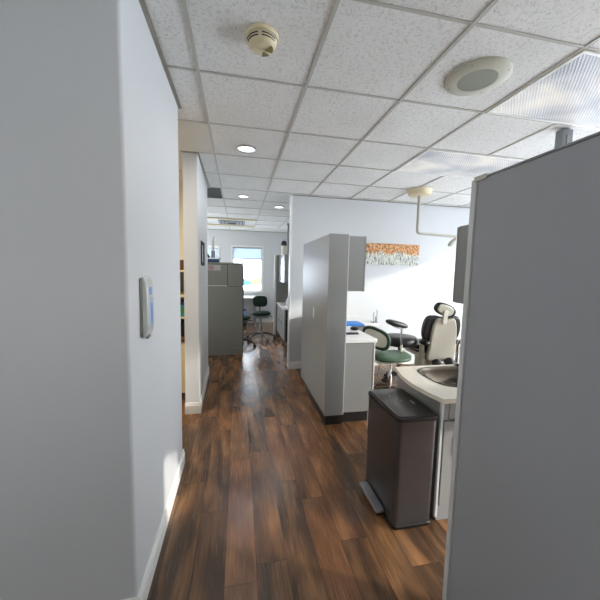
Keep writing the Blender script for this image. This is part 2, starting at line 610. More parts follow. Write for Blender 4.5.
# far wall with two windows
W1 = (-.15, .65, .89, 2.09)
W2 = (-1.40, -.535, .90, 2.06)
FY = 8.6
b = MB()
b.box(-2.6, FY, 0, 1.68, FY+.16, W1[2])
b.box(-2.6, FY, W1[3], 1.68, FY+.16, CEIL+.003)
b.box(-2.6, FY, W1[2], W2[0], FY+.16, W1[3])
b.box(W2[1], FY, W1[2], W1[0], FY+.16, W1[3])
b.box(W1[1], FY, W1[2], 1.68, FY+.16, W1[3])
struct(b.build('wall_far', M['paint']))
def window(n, x0, x1, z0, z1, drop):
    f = MB()
    t = .045
    for a in ((x0-t, z0-t, x0, z1+t), (x1, z0-t, x1+t, z1+t), (x0, z1, x1, z1+t)):
        f.box(a[0], FY-.015, a[1], a[2], FY+.0, a[3])
    f.box(x0-t-.01, FY-.045, z0-t, x1+t+.01, FY, z0)
    q = .03
    for a in ((x0, z0, x0+q, z1), (x1-q, z0, x1, z1), (x0+q, z1-q, x1-q, z1), (x0+q, z0, x1-q, z0+q)):
        f.box(a[0], FY+.03, a[1], a[2], FY+.09, a[3])
    o = struct(f.build('window_%d' % n, M['white_trim'], bevel=.003))
    MB().box(x0+q, FY+.055, z0+q, x1-q, FY+.06, z1-q).build('pane', M['glass'], o)
    s = MB()
    z = z1-.035
    k = 0
    while z > z1-drop:
        s.box(x0+.012, FY+.008+.004*(k % 2), z-.0185, x1-.012, FY+.013+.004*(k % 2), z)
        z -= .018
        k += 1
    MB().box(x0+.006, FY+.004, z1-.034, x1-.006, FY+.03, z1-.002).build('head_rail', M['alu'], o)
    s.build('blind', M['shade'], o)
    MB().box(x0+.01, FY+.004, z-.022, x1-.01, FY+.024, z-.0).build('bottom_rail', M['blue_plastic'], o)
window(1, *W1, .30)
window(2, *W2, .42)

# right wall with a wide band of windows that light the treatment bay
RW = (-1.0, 4.0, .5, 2.2)
b = MB()
b.box(XR, -2.2, 0, XR+.12, 4.51, RW[2])
b.box(XR, -2.2, RW[3], XR+.12, 4.51, CEIL+.003)
b.box(XR, -2.2, RW[2], XR+.12, RW[0], RW[3])
b.box(XR, RW[1], RW[2], XR+.12, 4.51, RW[3])
struct(b.build('wall_right', M['paint']))
f = MB()
for yy in (-1.0, .64, 2.28, 3.95):
    f.box(XR+.02, yy, RW[2], XR+.08, yy+.05, RW[3])
f.box(XR+.02, -.95, RW[2], XR+.08, 4.0, RW[2]+.05)
f.box(XR+.02, -.95, RW[3]-.05, XR+.08, 4.0, RW[3])
o = struct(f.build('window_3', M['white_trim']))
MB().box(XR+.045, -.95, RW[2]+.05, XR+.05, 3.95, RW[3]-.05).build('pane', M['glass'], o)

# baseboards
def base_prof(b, p0, p1, nrm, h=.105, t=.014):
    p0, p1, n = Vector(p0), Vector(p1), Vector(nrm)
    prof = [(0, 0), (t, 0), (t, h*.74), (t*.7, h*.78), (t*.7, h*.92), (t*.3, h), (0, h)]
    a = [b.bm.verts.new(p0+n*q[0]+Z*q[1]) for q in prof]
    c = [b.bm.verts.new(p1+n*q[0]+Z*q[1]) for q in prof]
    m = len(prof)
    b.bm.faces.new(a)
    b.bm.faces.new(c[::-1])
    for i in range(m):
        b.bm.faces.new((a[i], c[i], c[(i+1) % m], a[(i+1) % m]))
b = MB()
base_prof(b, (-.40, 1.222, 0), (-.40, 2.298, 0), X)
base_prof(b, (-2.6, 1.235, 0), (-.388, 1.235, 0), -Y)
struct(b.build('baseboard_left', M['white_trim']))
b = MB()
base_prof(b, (-.376, 3.097, 0), (-.403, 4.32, 0), X, .115)
base_prof(b, (-.515, 3.11, 0), (-.362, 3.11, 0), -Y, .115)
struct(b.build('baseboard_hall', M['white_trim']))
b = MB()
base_prof(b, (.74, 4.39, 0), (XR, 4.39, 0), -Y)
struct(b.build('baseboard_operatory', M['white_trim']))
b = MB()
base_prof(b, (-2.6, FY, 0), (1.56, FY, 0), -Y, .09)
struct(b.build('baseboard_far', M['white_trim']))
# wall angles where the ceiling meets the walls
b = MB()
b.box(-.40, 1.235, CEIL-.004, -.378, 2.30, CEIL+.001)
b.box(-.405, 3.09, CEIL-.004, -.362, 4.33, CEIL+.001)
b.box(-.52, 3.09, CEIL-.004, -.365, 3.11, CEIL+.001)
b.box(.745, 4.37, CEIL-.004, XR, 4.39, CEIL+.001)
b.box(-2.6, FY-.02, CEIL-.004, 1.56, FY, CEIL+.001)
struct(b.build('trim_4', M['mould']))
# two pale strips crossing the far ceiling
b = MB()
b.box(-1.4, 6.70, CEIL-.02, .385, 6.80, CEIL+.004)
b.box(-1.4, 7.62, CEIL-.02, .385, 7.74, CEIL+.004)
struct(b.build('trim_5', M['cream_plastic'], bevel=.004))

# outdoors: snow, a bank of it, two parked vehicles
struct(MB().box(-40, 8.8, -.35, 40, 70, -.25).build('ground', M['snow']))
struct(MB().box(4.75, -30, -.35, 40, 8.79, -.25).build('ground', M['snow']))
b = MB()
n = 40
rows = []
for (yy, hh) in ((11, -.26), (11.8, .55), (12.6, .86), (13.6, .84), (15, -.26)):
    rows.append([b.bm.verts.new((-16+34*k/n, yy+.2*math.sin(k*1.3), hh+(.05*math.sin(k*.9+yy) if hh > 0 else 0))) for k in range(n+1)])
for a, c in zip(rows, rows[1:]):
    for k in range(n):
        b.bm.faces.new((a[k], a[k+1], c[k+1], c[k]))
o = b.build('snow_bank', M['snow'])
o['kind'] = 'structure'
def vehicle(name, label, cx, cy, L, H, mt, boxy):
    z0 = -.25
    t = thing(name, label, 'car' if not boxy else 'van', (cx, cy, z0))
    h = L/2
    if boxy:
        prof = [(-h, .3), (-h, 1.0), (-h+.7, 1.2), (-h+1.3, H), (h-.05, H), (h, .3)]
    else:
        prof = [(-h, .3), (-h, .75), (-h+1.1, .95), (-h+1.7, H), (h-1.4, H), (h-.5, 1.0), (h, .9), (h, .3)]
    MB().slab((cx, cy, z0), X, Z, Y*1.7, prof).build('body', mt, t, bevel=.08)
    gl = [(-h+1.35, 1.02), (-h+1.8, H-.1), (h-1.5 if not boxy else h-.5, H-.1), (h-.9 if not boxy else h-.4, 1.05)]
    MB().slab((cx, cy-.012, z0), X, Z, Y*.02, gl).build('side_window', M['car_glass'], t)
    for q in (-h+.8, h-.8):
        MB().tube([(cx+q, cy-.03, z0+.32), (cx+q, cy+.22, z0+.32)], .32, 20).build('wheel', M['tyre'], t)
vehicle('car', 'blue car parked outside beyond the far window', -.9, 24, 3.9, 1.95, M['car_blue'], False)
vehicle('van', 'tan van parked outside, right of the blue car', 3.3, 25.5, 4.4, 2.5, M['van_tan'], True)

# ------------------------------------------------------------------ near right partition
t = thing('partition_panel', 'tall smooth grey partition filling the right foreground', 'partition', (.9, 0, 0))
MB().box(.884, -1.6, .0, .92, 1.03, 1.80).build('panel', M['partition'], t, bevel=.002)
MB().box(.8795, 1.034, 0, .9245, 1.058, 1.806).build('edge_trim', M['laminate_edge'], t, bevel=.002)
MB().box(.88, -1.6, 1.80, .924, 1.033, 1.808).build('top_cap', M['panel_edge_grey'], t, bevel=.002)
MB().box(.878, .985, 1.795, .926, 1.045, 1.815).build('clip', M['beige_metal'], t, bevel=.003)
MB().box(.924, 1.02, .82, 2.3, 1.055, 1.80).build('return_panel', M['laminate'], t, bevel=.002)  # unseen; carries the wall cabinet, lower edge set to block sun into hall

# wall cabinet hung over the sink on the return panel
t = thing('wall_cabinet', 'grey wall cabinet hanging over the sink, mostly behind the partition', 'cabinet', (1.55, 1.055, 1.28))
MB().box(1.19, 1.056, 1.29, 1.95, 1.50, 1.712).build('body', M['laminate'], t, bevel=.004)
for a in (1.193, 1.573):
    d = MB().box(a, 1.502, 1.293, a+.374, 1.52, 1.709).build('door', M['laminate'], t, bevel=.003)
    MB().tube([(a+.30, 1.521, 1.33), (a+.30, 1.54, 1.33), (a+.30, 1.54, 1.43), (a+.30, 1.521, 1.43)], .004, 8).build('handle', M['chrome'], d)

# grey pole to the ceiling behind the partition
t = thing('utility_pole', 'square grey pole rising to the ceiling behind the right partition', 'pole', (2.36, 1.93, 0))
MB().box(2.315, 1.90, 0, 2.405, 1.96, CEIL-.004).build('shaft', M['grey_metal'], t, bevel=.004)
MB().box(2.345, 1.895, 0.2, 2.375, 1.90, CEIL-.05).build('cable_cover', M['panel_edge_grey'], t)

# ------------------------------------------------------------------ sink unit
SZ = .762
t = thing('sink_cabinet', 'low grey sink cabinet behind the steel bin', 'cabinet', (1.6, 1.7, 0))
MB().box(1.140, 1.475, .10, 1.185, 1.985, SZ-.028).build('side_panel', M['laminate'], t, bevel=.003)
MB().box(1.186, 1.49, .10, 2.25, 1.985, .62).build('body', M['laminate'], t)
MB().box(1.15, 1.478, .0, 2.23, 1.95, .099).build('kick_plate', M['panel_edge_grey'], t)
MB().box(1.1865, 1.473, .62, 2.25, 1.50, SZ-.028).build('rail', M['laminate'], t)
for k in range(3):
    d = MB().box(1.149+.363*k, 1.460, .105, 1.147+.363*(k+1), 1.474, .615).build('door', M['laminate'], t, bevel=.003)
    MB().tube([(1.24+.353*k, 1.459, .42), (1.24+.353*k, 1.445, .42), (1.24+.353*k, 1.445, .54), (1.24+.353*k, 1.459, .54)], .004, 8).build('handle', M['chrome'], d)
MB().box(1.128, 1.464, .03, 1.146, 1.482, SZ-.03).build('corner_post', M['laminate_edge'], t, bevel=.004)
# worktop with a hole for the bowl
outer = []
YN, YF, XE = 1.430, 2.01, 2.28
nn = 12
# counter-clockwise from near-right
left = []
for k in range(nn+1):
    s_ = k/nn
    left.append((1.112+.03*(1-s_)*0-.052*math.sin(math.pi*s_)+.028*s_, YF*s_+YN*(1-s_)))
sinkp = sup(.285, .19, 4.5, 48, 1.535, 1.765)
outer2 = [(XE, YN)]+left+[(XE, YF)]
def plate_with_hole(outer, hole, z0, z1):
    bm = bmesh.new()
    def loop(pts, z):
        vs = [bm.verts.new((p[0], p[1], z)) for p in pts]
        return vs, [bm.edges.new((vs[i], vs[(i+1) % len(vs)])) for i in range(len(vs))]
    for z in (z0, z1):
        a, ea = loop(outer, z)
        b_, eb = loop(hole, z)
        bmesh.ops.triangle_fill(bm, use_beauty=True, edges=ea+eb)
        if z == z0:
            A, B = a, b_
    for P, Q in ((A, a), (B, b_)):
        for i in range(len(P)):
            j = (i+1) % len(P)
            bm.faces.new((P[i], P[j], Q[j], Q[i]))
    return bm
mb = MB()
mb.bm.free()
mb.bm = plate_with_hole(outer2, sinkp, SZ-.026, SZ)
wt = mb.build('worktop', M['worktop'], t)
wt['label'] = 'cream speckled worktop with bowed left edge'
# steel bowl
sk = MB()
cx, cy = 1.535, 1.765
loops = []
for (rx, ry, z) in ((.305, .208, SZ+.001), (.303, .206, SZ+.004), (.284, .188, SZ+.002), (.278, .182, SZ-.02), (.268, .172, SZ-.11), (.245, .15, SZ-.135), (.05, .05, SZ-.142)):
    loops.append([sk.bm.verts.new((p[0], p[1], z)) for p in sup(rx, ry, 4.0, 48, cx, cy)])
for a, c in zip(loops, loops[1:]):
    for k in range(48):
        sk.bm.faces.new((a[k], a[(k+1) % 48], c[(k+1) % 48], c[k]))
sk.bm.faces.new(loops[-1])
s0 = sk.build('sink_bowl', M['sink_steel'], t, sharp=60)
MB().lathe((cx, cy, SZ-.1415), [(.038, 0), (.038, .002), (.02, .001), (0, .001)]).build('drain', M['chrome'], s0)
fa = MB().tube([(1.62, 1.975, SZ), (1.62, 1.975, SZ+.16), (1.62, 1.95, SZ+.2), (1.62, 1.88, SZ+.2), (1.62, 1.85, SZ+.16)], .011, 12)
fa.lathe((1.62, 1.975, SZ), [(.024, 0), (.024, .02), (.012, .03)])
fa.build('faucet', M['chrome'], t)

# ------------------------------------------------------------------ step bin
t = thing('step_bin', 'brushed steel rectangular step bin with a flat black-rimmed lid', 'trash bin', (.99, 1.65, 0))
def binout(e=0, rr=.03):
    return rrect(.857-e, 1.452-e, 1.106+e, 1.858+e, rr)
MB().prism(binout(-.004), .018, .632, top=binout(0)).build('body', M['steel'], t, sharp=40)
MB().prism(binout(.001), .0, .022).build('base_rim', M['black'], t, bevel=.004)
MB().prism(binout(.004, .033), .633, .659).build('lid_rim', M['kick'], t, bevel=.006)
lid = MB().prism(binout(-.006, .026), .659, .6655).build('lid', M['lid'], t, bevel=.003)
for dx, dy in ((0.0, 0), (.02, .012), (.034, .021)):
    MB().lathe((.955+dx, 1.735-dy*4, .666), [(.0035, 0), (.0035, .0006), (0, .0006)], 10).build('lid_dot', M['paper'], lid)
MB().slab((1.043, 1.60, .666), X, Y, Z*.0006, [(0, 0), (.008, 0), (.008, .05), (0, .05)]).build('lid_mark', M['paper'], lid)
p = MB().slab((.796, 1.545, .036), Y, Z, X*.058, [(0, 0), (.25, 0), (.25, .022), (.0, .022)])
MB().box(.812, 1.56, .008, .853, 1.78, .0355).build('pedal_arm', M['black'], t, bevel=.003)
p.build('pedal', M['alu'], t, bevel=.004)

# ------------------------------------------------------------------ tall divider cabinet with desk
t = thing('divider_cabinet', 'tall narrow grey cabinet standing on a black plinth beside the hall', 'cabinet', (.9, 3.2, 0))
bd = MB().box(.803, 2.68, .095, .984, 3.78, 1.79).build('body', M['laminate'], t, bevel=.003)
MB().box(.80, 2.663, .092, .984, 2.679, 1.793).build('end_panel', M['laminate'], t, bevel=.002)
MB().box(.812, 2.672, 0, .984, 3.50, .091).build('plinth', M['kick'], t)
hd = MB().box(.7955, 3.155, .955, .802, 3.185, 1.065).build('handle', M['cloth_white'], t, bevel=.003)
MB().box(.985, 2.667, .095, .9915, 2.69, 1.785).build('edge_strip', M['laminate_edge'], t)

t = thing('wall_cabinet', 'grey upper cabinet fixed to the tall divider above the desk', 'cabinet', (1.08, 3.2, 1.27))
MB().box(.993, 2.685, 1.275, 1.145, 3.70, 1.783).build('body', M['laminate'], t, bevel=.003)
for k in range(2):
    d = MB().box(1.147, 2.687+.51*k, 1.273, 1.165, 3.187+.51*k, 1.785).build('door', M['laminate'], t, bevel=.003)
    MB().tube([(1.166, 2.75+.51*k, 1.32), (1.185, 2.75+.51*k, 1.32), (1.185, 2.75+.51*k, 1.42), (1.166, 2.75+.51*k, 1.42)], .004, 8).build('handle', M['chrome'], d)

t = thing('built_in_desk', 'L-shaped desk with white top against the tall divider', 'desk', (1.2, 3.2, 0))
MB().box(.993, 2.69, .10, 1.288, 2.71, .784).build('end_panel', M['laminate'], t, bevel=.002)
MB().box(1.289, 2.685, .10, 1.299, 2.72, .784).build('edge_trim', M['white_trim'], t)
MB().box(.993, 2.70, 0, 1.25, 3.45, .099).build('plinth', M['kick'], t)
MB().box(.993, 2.711, .10, 1.26, 3.60, .784).build('cabinet_body', M['laminate'], t)
o = MB().prism([(.9925, 2.672), (1.306, 2.672), (1.318, 2.69), (1.318, 3.50), (1.35, 3.55), (1.76, 3.55), (1.76, 4.375), (.9925, 4.375)], .785, .818).build('desk_top', M['worktop_white'], t, bevel=.004)
MB().box(1.30, 3.62, .10, 1.68, 4.36, .784).build('drawer_unit', M['laminate'], t, bevel=.003)

b = MB()
for k in range(3):
    b.prism(rrect(1.22+.012*k, 3.38+.02*k, 1.50-.004*k, 3.62+.01*k, .02), .8185+.006*k, .8235+.006*k)
tag(b.build('paper_pad', M['blue_paper'], loc=(1.36, 3.5, .8185)), 'blue papers lying at the back of the white desk', 'papers')
b = MB().ell((1.262, 3.14, .837), (.05, .055, .02))
b.box(1.235, 3.11, .8185, 1.29, 3.17, .828)
tag(b.build('computer_mouse', M['black'], loc=(1.262, 3.14, .8185)), 'black computer mouse on the desk in front of the blue papers', 'mouse')
t = thing('desk_phone', 'flat black handset on the near edge of the white desk', 'phone', (1.15, 2.93, .8185))
MB().prism(rrect(1.06, 2.90, 1.22, 2.965, .015), .8185, .832).build('body', M['black'], t, bevel=.003)
MB().prism(rrect(1.075, 2.91, 1.15, 2.955, .005), .832, .8335).build('screen', M['navy'], t)

t = thing('instrument_holder', 'slim chrome instrument holder standing at the desk corner', 'holder', (1.68, 3.60, .818))
MB().prism(rrect(1.685, 3.56, 1.755, 3.64, .01), .8185, .83).build('bracket', M['alu'], t, bevel=.002)
MB().tube([(1.70, 3.60, .83), (1.70, 3.60, .955)], .005, 8).build('rod', M['grey_metal'], t)
MB().tube([(1.745, 3.60, .83), (1.745, 3.60, .985)], .005, 8).build('rod', M['grey_metal'], t)
MB().tube([(1.722, 3.585, .83), (1.722, 3.585, .90)], [.009, .007], 10).build('syringe', M['grey_metal'], t)

# ------------------------------------------------------------------ seating
def star_base(t, c, r, m, hub_z=.1, a0=0.3, caster=M['black']):
    cx, cy = c
    for k in range(5):
        a = a0+2*math.pi*k/5
        d = Vector((math.cos(a), math.sin(a), 0))
        p = Vector((cx, cy, 0))
        arm = MB().tube([p+d*.02+Z*(hub_z+.01), p+d*r*.55+Z*(hub_z), p+d*r+Z*(.068)], [.022, .018, .013], 10).build('leg', m, t)
        q = p+d*r
        n = Vector((-d.y, d.x, 0))
        cs = MB()
        for s_ in (-1, 1):
            cs.tube([q+n*s_*.006+Z*.028, q+n*s_*.022+Z*.028], .028, 16)
        cs.tube([q+Z*.028, q+Z*.075], .008, 8)
        cs.build('caster', caster, arm)

def post(t, c, z0, z1, m, r=.02):
    MB().tube([(c[0], c[1], z0), (c[0], c[1], (z0+z1)/2), (c[0], c[1], (z0+z1)/2+.001), (c[0], c[1], z1)], [r*1.4, r*1.4, r, r], 16).build('column', m, t)

# green assistant chair with an arm pad
gx, gy = 1.735, 3.18
t = thing('assistant_chair', 'green vinyl clinic chair with a green-rimmed mesh back beside the desk', 'chair', (gx, gy, 0))
star_base(t, (gx, gy), .235, M['bronze'], .12, .5)
post(t, (gx, gy), .11, .44, M['chrome'])
MB().prism(rrect(gx-.19, gy-.12, gx+.10, gy+.12, .03), .425, .462).build('seat_plate', M['ivory'], t, bevel=.01)
s_ = MB().ell((gx+.0, gy, .498), (.215, .205, .040), power=.72, seg=28)
for v in s_.bm.verts:
    if v.co.z > .5:
        v.co.z += .10*((v.co.x-gx)/.215)**2*.25 - .006
s_.build('seat', M['green_vinyl'], t)
lv = MB().tube([(gx-.02, gy-.1, .445), (gx+.10, gy-.16, .435), (gx+.17, gy-.19, .425)], [.006, .006, .009], 8)
lv.build('height_lever', M['bronze'], t)
bx = 1.62
U0 = Vector((-.53, .85, 0)).normalized()
V0 = Vector((-.10, -.06, .99)).normalized()
Nn = U0.cross(V0).normalized()
RR = Matrix.Rotation(math.radians(-13), 3, Nn)
U, V = RR @ U0, RR @ V0
if U.z < 0:
    RR = Matrix.Rotation(math.radians(13), 3, Nn)
    U, V = RR @ U0, RR @ V0
oo = (bx-.035, 3.28, .69)
rg = MB().ring(Vector(oo)-Nn*.014, U, V, Nn*.034, sup(.19, .125, 2.8, 40), sup(.158, .093, 2.6, 40))
back = rg.build('backrest', M['green_rim'], t, bevel=.008)
MB().slab(Vector(oo)-Nn*.003, U, V, Nn*.006, sup(.168, .10, 2.6, 40)).build('mesh_panel', M['ivory'], back)
MB().tube([(1.66, 3.22, .575), (1.60, 3.24, .50), (1.63, 3.22, .445), (1.70, 3.20, .44)], .011, 10).build('back_stem', M['chrome'], t)
# cables hanging under it
MB().tube([(gx-.16, gy-.06, .43), (gx-.19, gy-.08, .30), (gx-.16, gy-.1, .17), (gx-.19, gy-.08, .06)], .0045, 8).build('strap', M['bronze'], t)
px, py = gx+.14, gy+.02
MB().tube([(px, py, .52), (px, py, .62)], .014, 12).build('arm_socket', M['beige_metal'], t)
MB().tube([(px, py, .62), (px-.01, py, .815)], .010, 12).build('arm_post', M['chrome'], t)
R = Matrix.Rotation(math.radians(15), 3, 'Y') @ Matrix.Rotation(math.radians(8), 3, 'Z')
ap = MB().ell((px-.06, py+.02, .866), (.155, .06, .036), R, power=.85).build('arm_pad', M['black_vinyl'], t)
MB().ell((px-.05, py+.02, .828), (.085, .035, .012), R).build('pad_plate', M['alu'], t)

# black round stool
sx, sy = 2.105, 3.64
t = thing('round_stool', 'round black stool behind the green chair', 'stool', (sx, sy, 0))
star_base(t, (sx, sy), .20, M['black'], .1, .63)
post(t, (sx, sy), .09, .49, M['black'], .019)
MB().lathe((sx, sy, 0), [(0, .52), (.20, .52), (.218, .535), (.222, .575), (.218, .61), (.20, .627), (.10, .632), (0, .632)], 48).build('seat', M['black_vinyl'], t, sharp=60)
MB().lathe((sx, sy, 0), [(.2245, .603), (.2245, .609), (.218, .609)], 48).build('piping', M['black'], t)
MB().lathe((sx, sy, 0), [(0, .49), (.09, .49), (.09, .5195), (0, .5195)], 24).build('seat_plate', M['grey_metal'], t)
MB().tube([(sx+.03, sy-.03, .50), (sx+.14, sy-.16, .49), (sx+.19, sy-.20, .475)], [.006, .006, .010], 8).build('height_lever', M['grey_metal'], t)

# dental patient chair seen from behind
dc = Vector((2.545, 3.42, 0))
t = thing('dental_chair', 'black and ivory dental patient chair seen from behind', 'dental chair', (dc.x, dc.y, 0))
tilt = math.radians(9)
Uc = Vector((math.cos(-.06), math.sin(-.06), 0))
Vc = Vector((0, -math.sin(tilt), math.cos(tilt)))
Nc = Uc.cross(Vc)      # towards the camera side
if Nc.y > 0:
    Nc = -Nc
oc = Vector((dc.x, dc.y, .415))
def spl(pts, n=6, closed=True):
    out = []
    m = len(pts)
    for i in range(m):
        p0, p1, p2, p3 = [Vector(pts[(i+k-1) % m]+(0,)) for k in range(4)]
        for j in range(n):
            s = j/n
            q = .5*((2*p1)+(-p0+p2)*s+(2*p0-5*p1+4*p2-p3)*s*s+(-p0+3*p1-3*p2+p3)*s**3)
            out.append((q.x, q.y))
    return out
cush = spl([(-.16, .02), (-.20, .15), (-.25, .27), (-.247, .42), (-.20, .505), (-.10, .515), (0, .50), (.10, .515), (.20, .505), (.247, .42), (.25, .27), (.20, .15), (.16, .02), (0, .0)])
MB().slab(oc-Nc*.10, Uc, Vc, Nc*.085, cush).build('back_cushion', M['black_vinyl'], t, bevel=.028, seg=4, bangle=50)
shell = spl([(-.16, -.06), (-.17, .12), (-.165, .30), (-.15, .43), (-.10, .50), (0, .485), (.10, .50), (.145, .43), (.175, .30), (.19, .12), (.185, -.06), (0, -.08)])
MB().slab(oc-Nc*.02, Uc, Vc, Nc*.055, shell).build('back_shell', M['shell'], t, bevel=.02, seg=4, bangle=50)
# headrest on its stem
oh = oc+Vc*.60+Nc*.02-Uc*.01
Rh = Matrix.Rotation(math.radians(20), 3, 'Y')
hu = Rh @ Uc
hv = Rh @ Vc
hp = MB().slab(oh-Nc*.085, hu, hv, Nc*.075, sup(.145, .078, 2.6, 36)).build('headrest', M['black_vinyl'], t, bevel=.03, seg=4, bangle=50)
MB().slab(oh-Nc*.012-hu*.025, hu, hv, Nc*.03, sup(.105, .062, 2.6, 36)).build('headrest_shell', M['shell'], hp, bevel=.012, seg=3, bangle=50)
MB().slab(oh+Nc*.018-Vc*.1-Uc*.03, Uc, Vc, Nc*.02, rrect(-.028, -.06, .028, .11, .01)).build('headrest_stem', M['beige_metal'], t, bevel=.004)
# seat and leg rest ahead, base below
st = MB().slab((dc.x, dc.y+.06, .42), Uc, Y, Z*.10, rrect(-.24, 0, .24, .48, .08)).build('seat', M['black_vinyl'], t, bevel=.03, seg=3)
MB().slab((dc.x, dc.y+.08, .36), Uc, Y, Z*.058, rrect(-.2, 0, .2, .44, .06)).build('seat_shell', M['ivory'], t, bevel=.01)
lr = MB().slab((dc.x, dc.y+.545, .41), Uc, Vector((0, 1, -.12)), Z*.08, rrect(-.18, 0, .18, .34, .07)).build('leg_rest', M['black_vinyl'], t, bevel=.025, seg=3)
MB().prism(rrect(dc.x-.17, dc.y-.05, dc.x+.25, dc.y+.62, .12), 0, .05).build('floor_base', M['shell'], t, bevel=.015)
MB().prism(rrect(dc.x-.12, dc.y+.06, dc.x+.12, dc.y+.40, .06), .05, .36).build('lift_column', M['shell'], t, bevel=.02)
# left swing arm: ivory bracket and black pad
MB().tube([(dc.x-.17, dc.y+.12, .30), (dc.x-.20, dc.y+.08, .44), (dc.x-.22, dc.y+.05, .52), (dc.x-.225, dc.y+.05, .555)], [.05, .035, .028, .03], 12).build('arm_bracket', M['shell'], t)
MB().ell((dc.x-.225, dc.y-.005, .59), (.048, .08, .034), power=.8).build('arm_pad', M['black_vinyl'], t)
MB().ell((dc.x+.23, dc.y+.03, .585), (.055, .09, .034), power=.8).build('arm_pad', M['black_vinyl'], t)
for s_ in (0, 1):
    MB().tube([(dc.x-.13+.2*s_, dc.y-.20+.03*s_, .30), (dc.x-.12+.2*s_, dc.y-.12+.03*s_, .35), (dc.x-.07+.2*s_, dc.y-.04+.03*s_, .32)], [.05, .06, .05], 14).build('hinge_cover', M['black'], t)
t2 = MB().prism(rrect(dc.x-.24, dc.y+.0, dc.x-.13, dc.y+.26, .04), .05, .36, top=rrect(dc.x-.21, dc.y+.05, dc.x-.14, dc.y+.2, .03)).build('side_cover', M['shell'], t, bevel=.01)

# ------------------------------------------------------------------ dental light on the ceiling
lx, ly = 2.30, 3.68
t = thing('dental_light', 'beige ceiling-mounted dental lamp arm above the treatment bay', 'lamp', (lx, ly, 1.88))
MB().lathe((lx, ly, CEIL-.07), [(0, 0), (.125, 0), (.14, .012), (.155, .07), (0, .07)], 40).build('canopy', M['cream_plastic'], t, sharp=50)
MB().tube([(lx, ly, CEIL-.07), (lx, ly, 2.03), (lx+.01, ly, 1.995), (lx+.04, ly, 1.985)], .02, 14).build('pole', M['beige_metal'], t)
MB().tube([(lx+.04, ly, 1.985), (lx+.60, ly, 1.965)], .019, 14).build('arm', M['beige_metal'], t)
MB().tube([(lx+.57, ly, 1.965), (lx+.57, ly, 1.925)], .016, 12).build('swivel', M['beige_metal'], t)
R = Matrix.Rotation(math.radians(-42), 3, 'Y')
hd = MB().ell((lx+.53, ly, 1.885), (.075, .04, .032), R, power=.9).build('lamp_head', M['beige_metal'], t)
MB().tube([(lx+.57, ly, 1.93), (lx+.545, ly, 1.90)], .01, 8).build('handle', M['grey_metal'], hd)

# painting
tag(MB().box(1.90, 4.358, 1.582, 2.772, 4.389, 1.902).build('painting', M['art'], loc=(2.3, 4.374, 1.74)), 'long abstract canvas, orange over grey strokes, on the white wall', 'painting')

# ------------------------------------------------------------------ ceiling fittings
t = thing('smoke_detector', 'round cream smoke detector on the nearest ceiling tile', 'smoke detector', (.106, 1.54, CEIL-.055))
c = (.106, 1.54, 0)
MB().lathe(c, [(.074, CEIL-.016), (.078, CEIL-.011), (.078, CEIL+.004), (0, CEIL+.004)], 48).build('base', M['cream_plastic'], t)
MB().lathe(c, [(0, CEIL-.054), (.034, CEIL-.053), (.051, CEIL-.049), (.061, CEIL-.041), (.067, CEIL-.029), (.071, CEIL-.017), (0, CEIL-.016)], 48).build('cover', M['cream_plastic'], t, sharp=70)
def arc_slot(r, z, a0, a1, h=.0035, th=.0022):
    b = MB()
    n = 10
    lo, hi = [], []
    for k in range(n+1):
        a = math.radians(a0+(a1-a0)*k/n)
        for L, rr in ((lo, r-th), (hi, r+th)):
            L.append([b.bm.verts.new((c[0]+rr*math.cos(a), c[1]+rr*math.sin(a), z+dz)) for dz in (0, h)])
    for k in range(n):
        b.bm.faces.new((hi[k][0], hi[k+1][0], hi[k+1][1], hi[k][1]))
        b.bm.faces.new((lo[k][0], lo[k][1], lo[k+1][1], lo[k+1][0]))
        b.bm.faces.new((lo[k][0], lo[k+1][0], hi[k+1][0], hi[k][0]))
        b.bm.faces.new((lo[k][1], hi[k][1], hi[k+1][1], lo[k+1][1]))
    b.bm.faces.new((lo[0][0], hi[0][0], hi[0][1], lo[0][1]))
    b.bm.faces.new((lo[n][0], lo[n][1], hi[n][1], hi[n][0]))
    return b
for rr, z in ((.0685, CEIL-.0265), (.0645, CEIL-.0355)):
    for a0, a1 in ((-175, -110), (-95, -35)):
        arc_slot(rr, z, a0, a1).build('vent_slot', M['dark_gap'], t)
gq = MB()
for a0, a1 in ((-38, 20), (42, 88)):
    n = 8
    V1, V2 = [], []
    for k in range(n+1):
        a = math.radians(a0+(a1-a0)*k/n)
        V1.append(gq.bm.verts.new((c[0]+.010*math.cos(a)+.004, c[1]+.010*math.sin(a)+.002, CEIL-.0562)))
        V2.append(gq.bm.verts.new((c[0]+.052*math.cos(a), c[1]+.052*math.sin(a), CEIL-.0515)))
    for k in range(n):
        gq.bm.faces.new((V1[k], V1[k+1], V2[k+1], V2[k]))
gq.build('test_grille', M['olive'], t)

t = thing('ceiling_speaker', 'round flush ceiling speaker with a pale rim left of the light panel', 'speaker', (1.29, 1.565, CEIL-.014))
c2 = (1.29, 1.565, 0)
MB().lathe(c2, [(.10, CEIL-.014), (.155, CEIL-.010), (.163, CEIL-.004), (.163, CEIL+.006), (.10, CEIL+.006)], 64).build('rim', M['speaker_rim'], t, sharp=50)
MB().lathe(c2, [(0, CEIL-.013), (.10, CEIL-.0125), (.10, CEIL+.004), (0, CEIL+.004)], 64).build('grille', M['grille_grey'], t)
for k in range(4):
    a = math.radians(40+90*k)
    MB().lathe((c2[0]+.145*math.cos(a), c2[1]+.145*math.sin(a), CEIL-.0125), [(0, 0), (.004, .0005), (.004, .003)], 10).build('screw', M['grey_metal'], t)

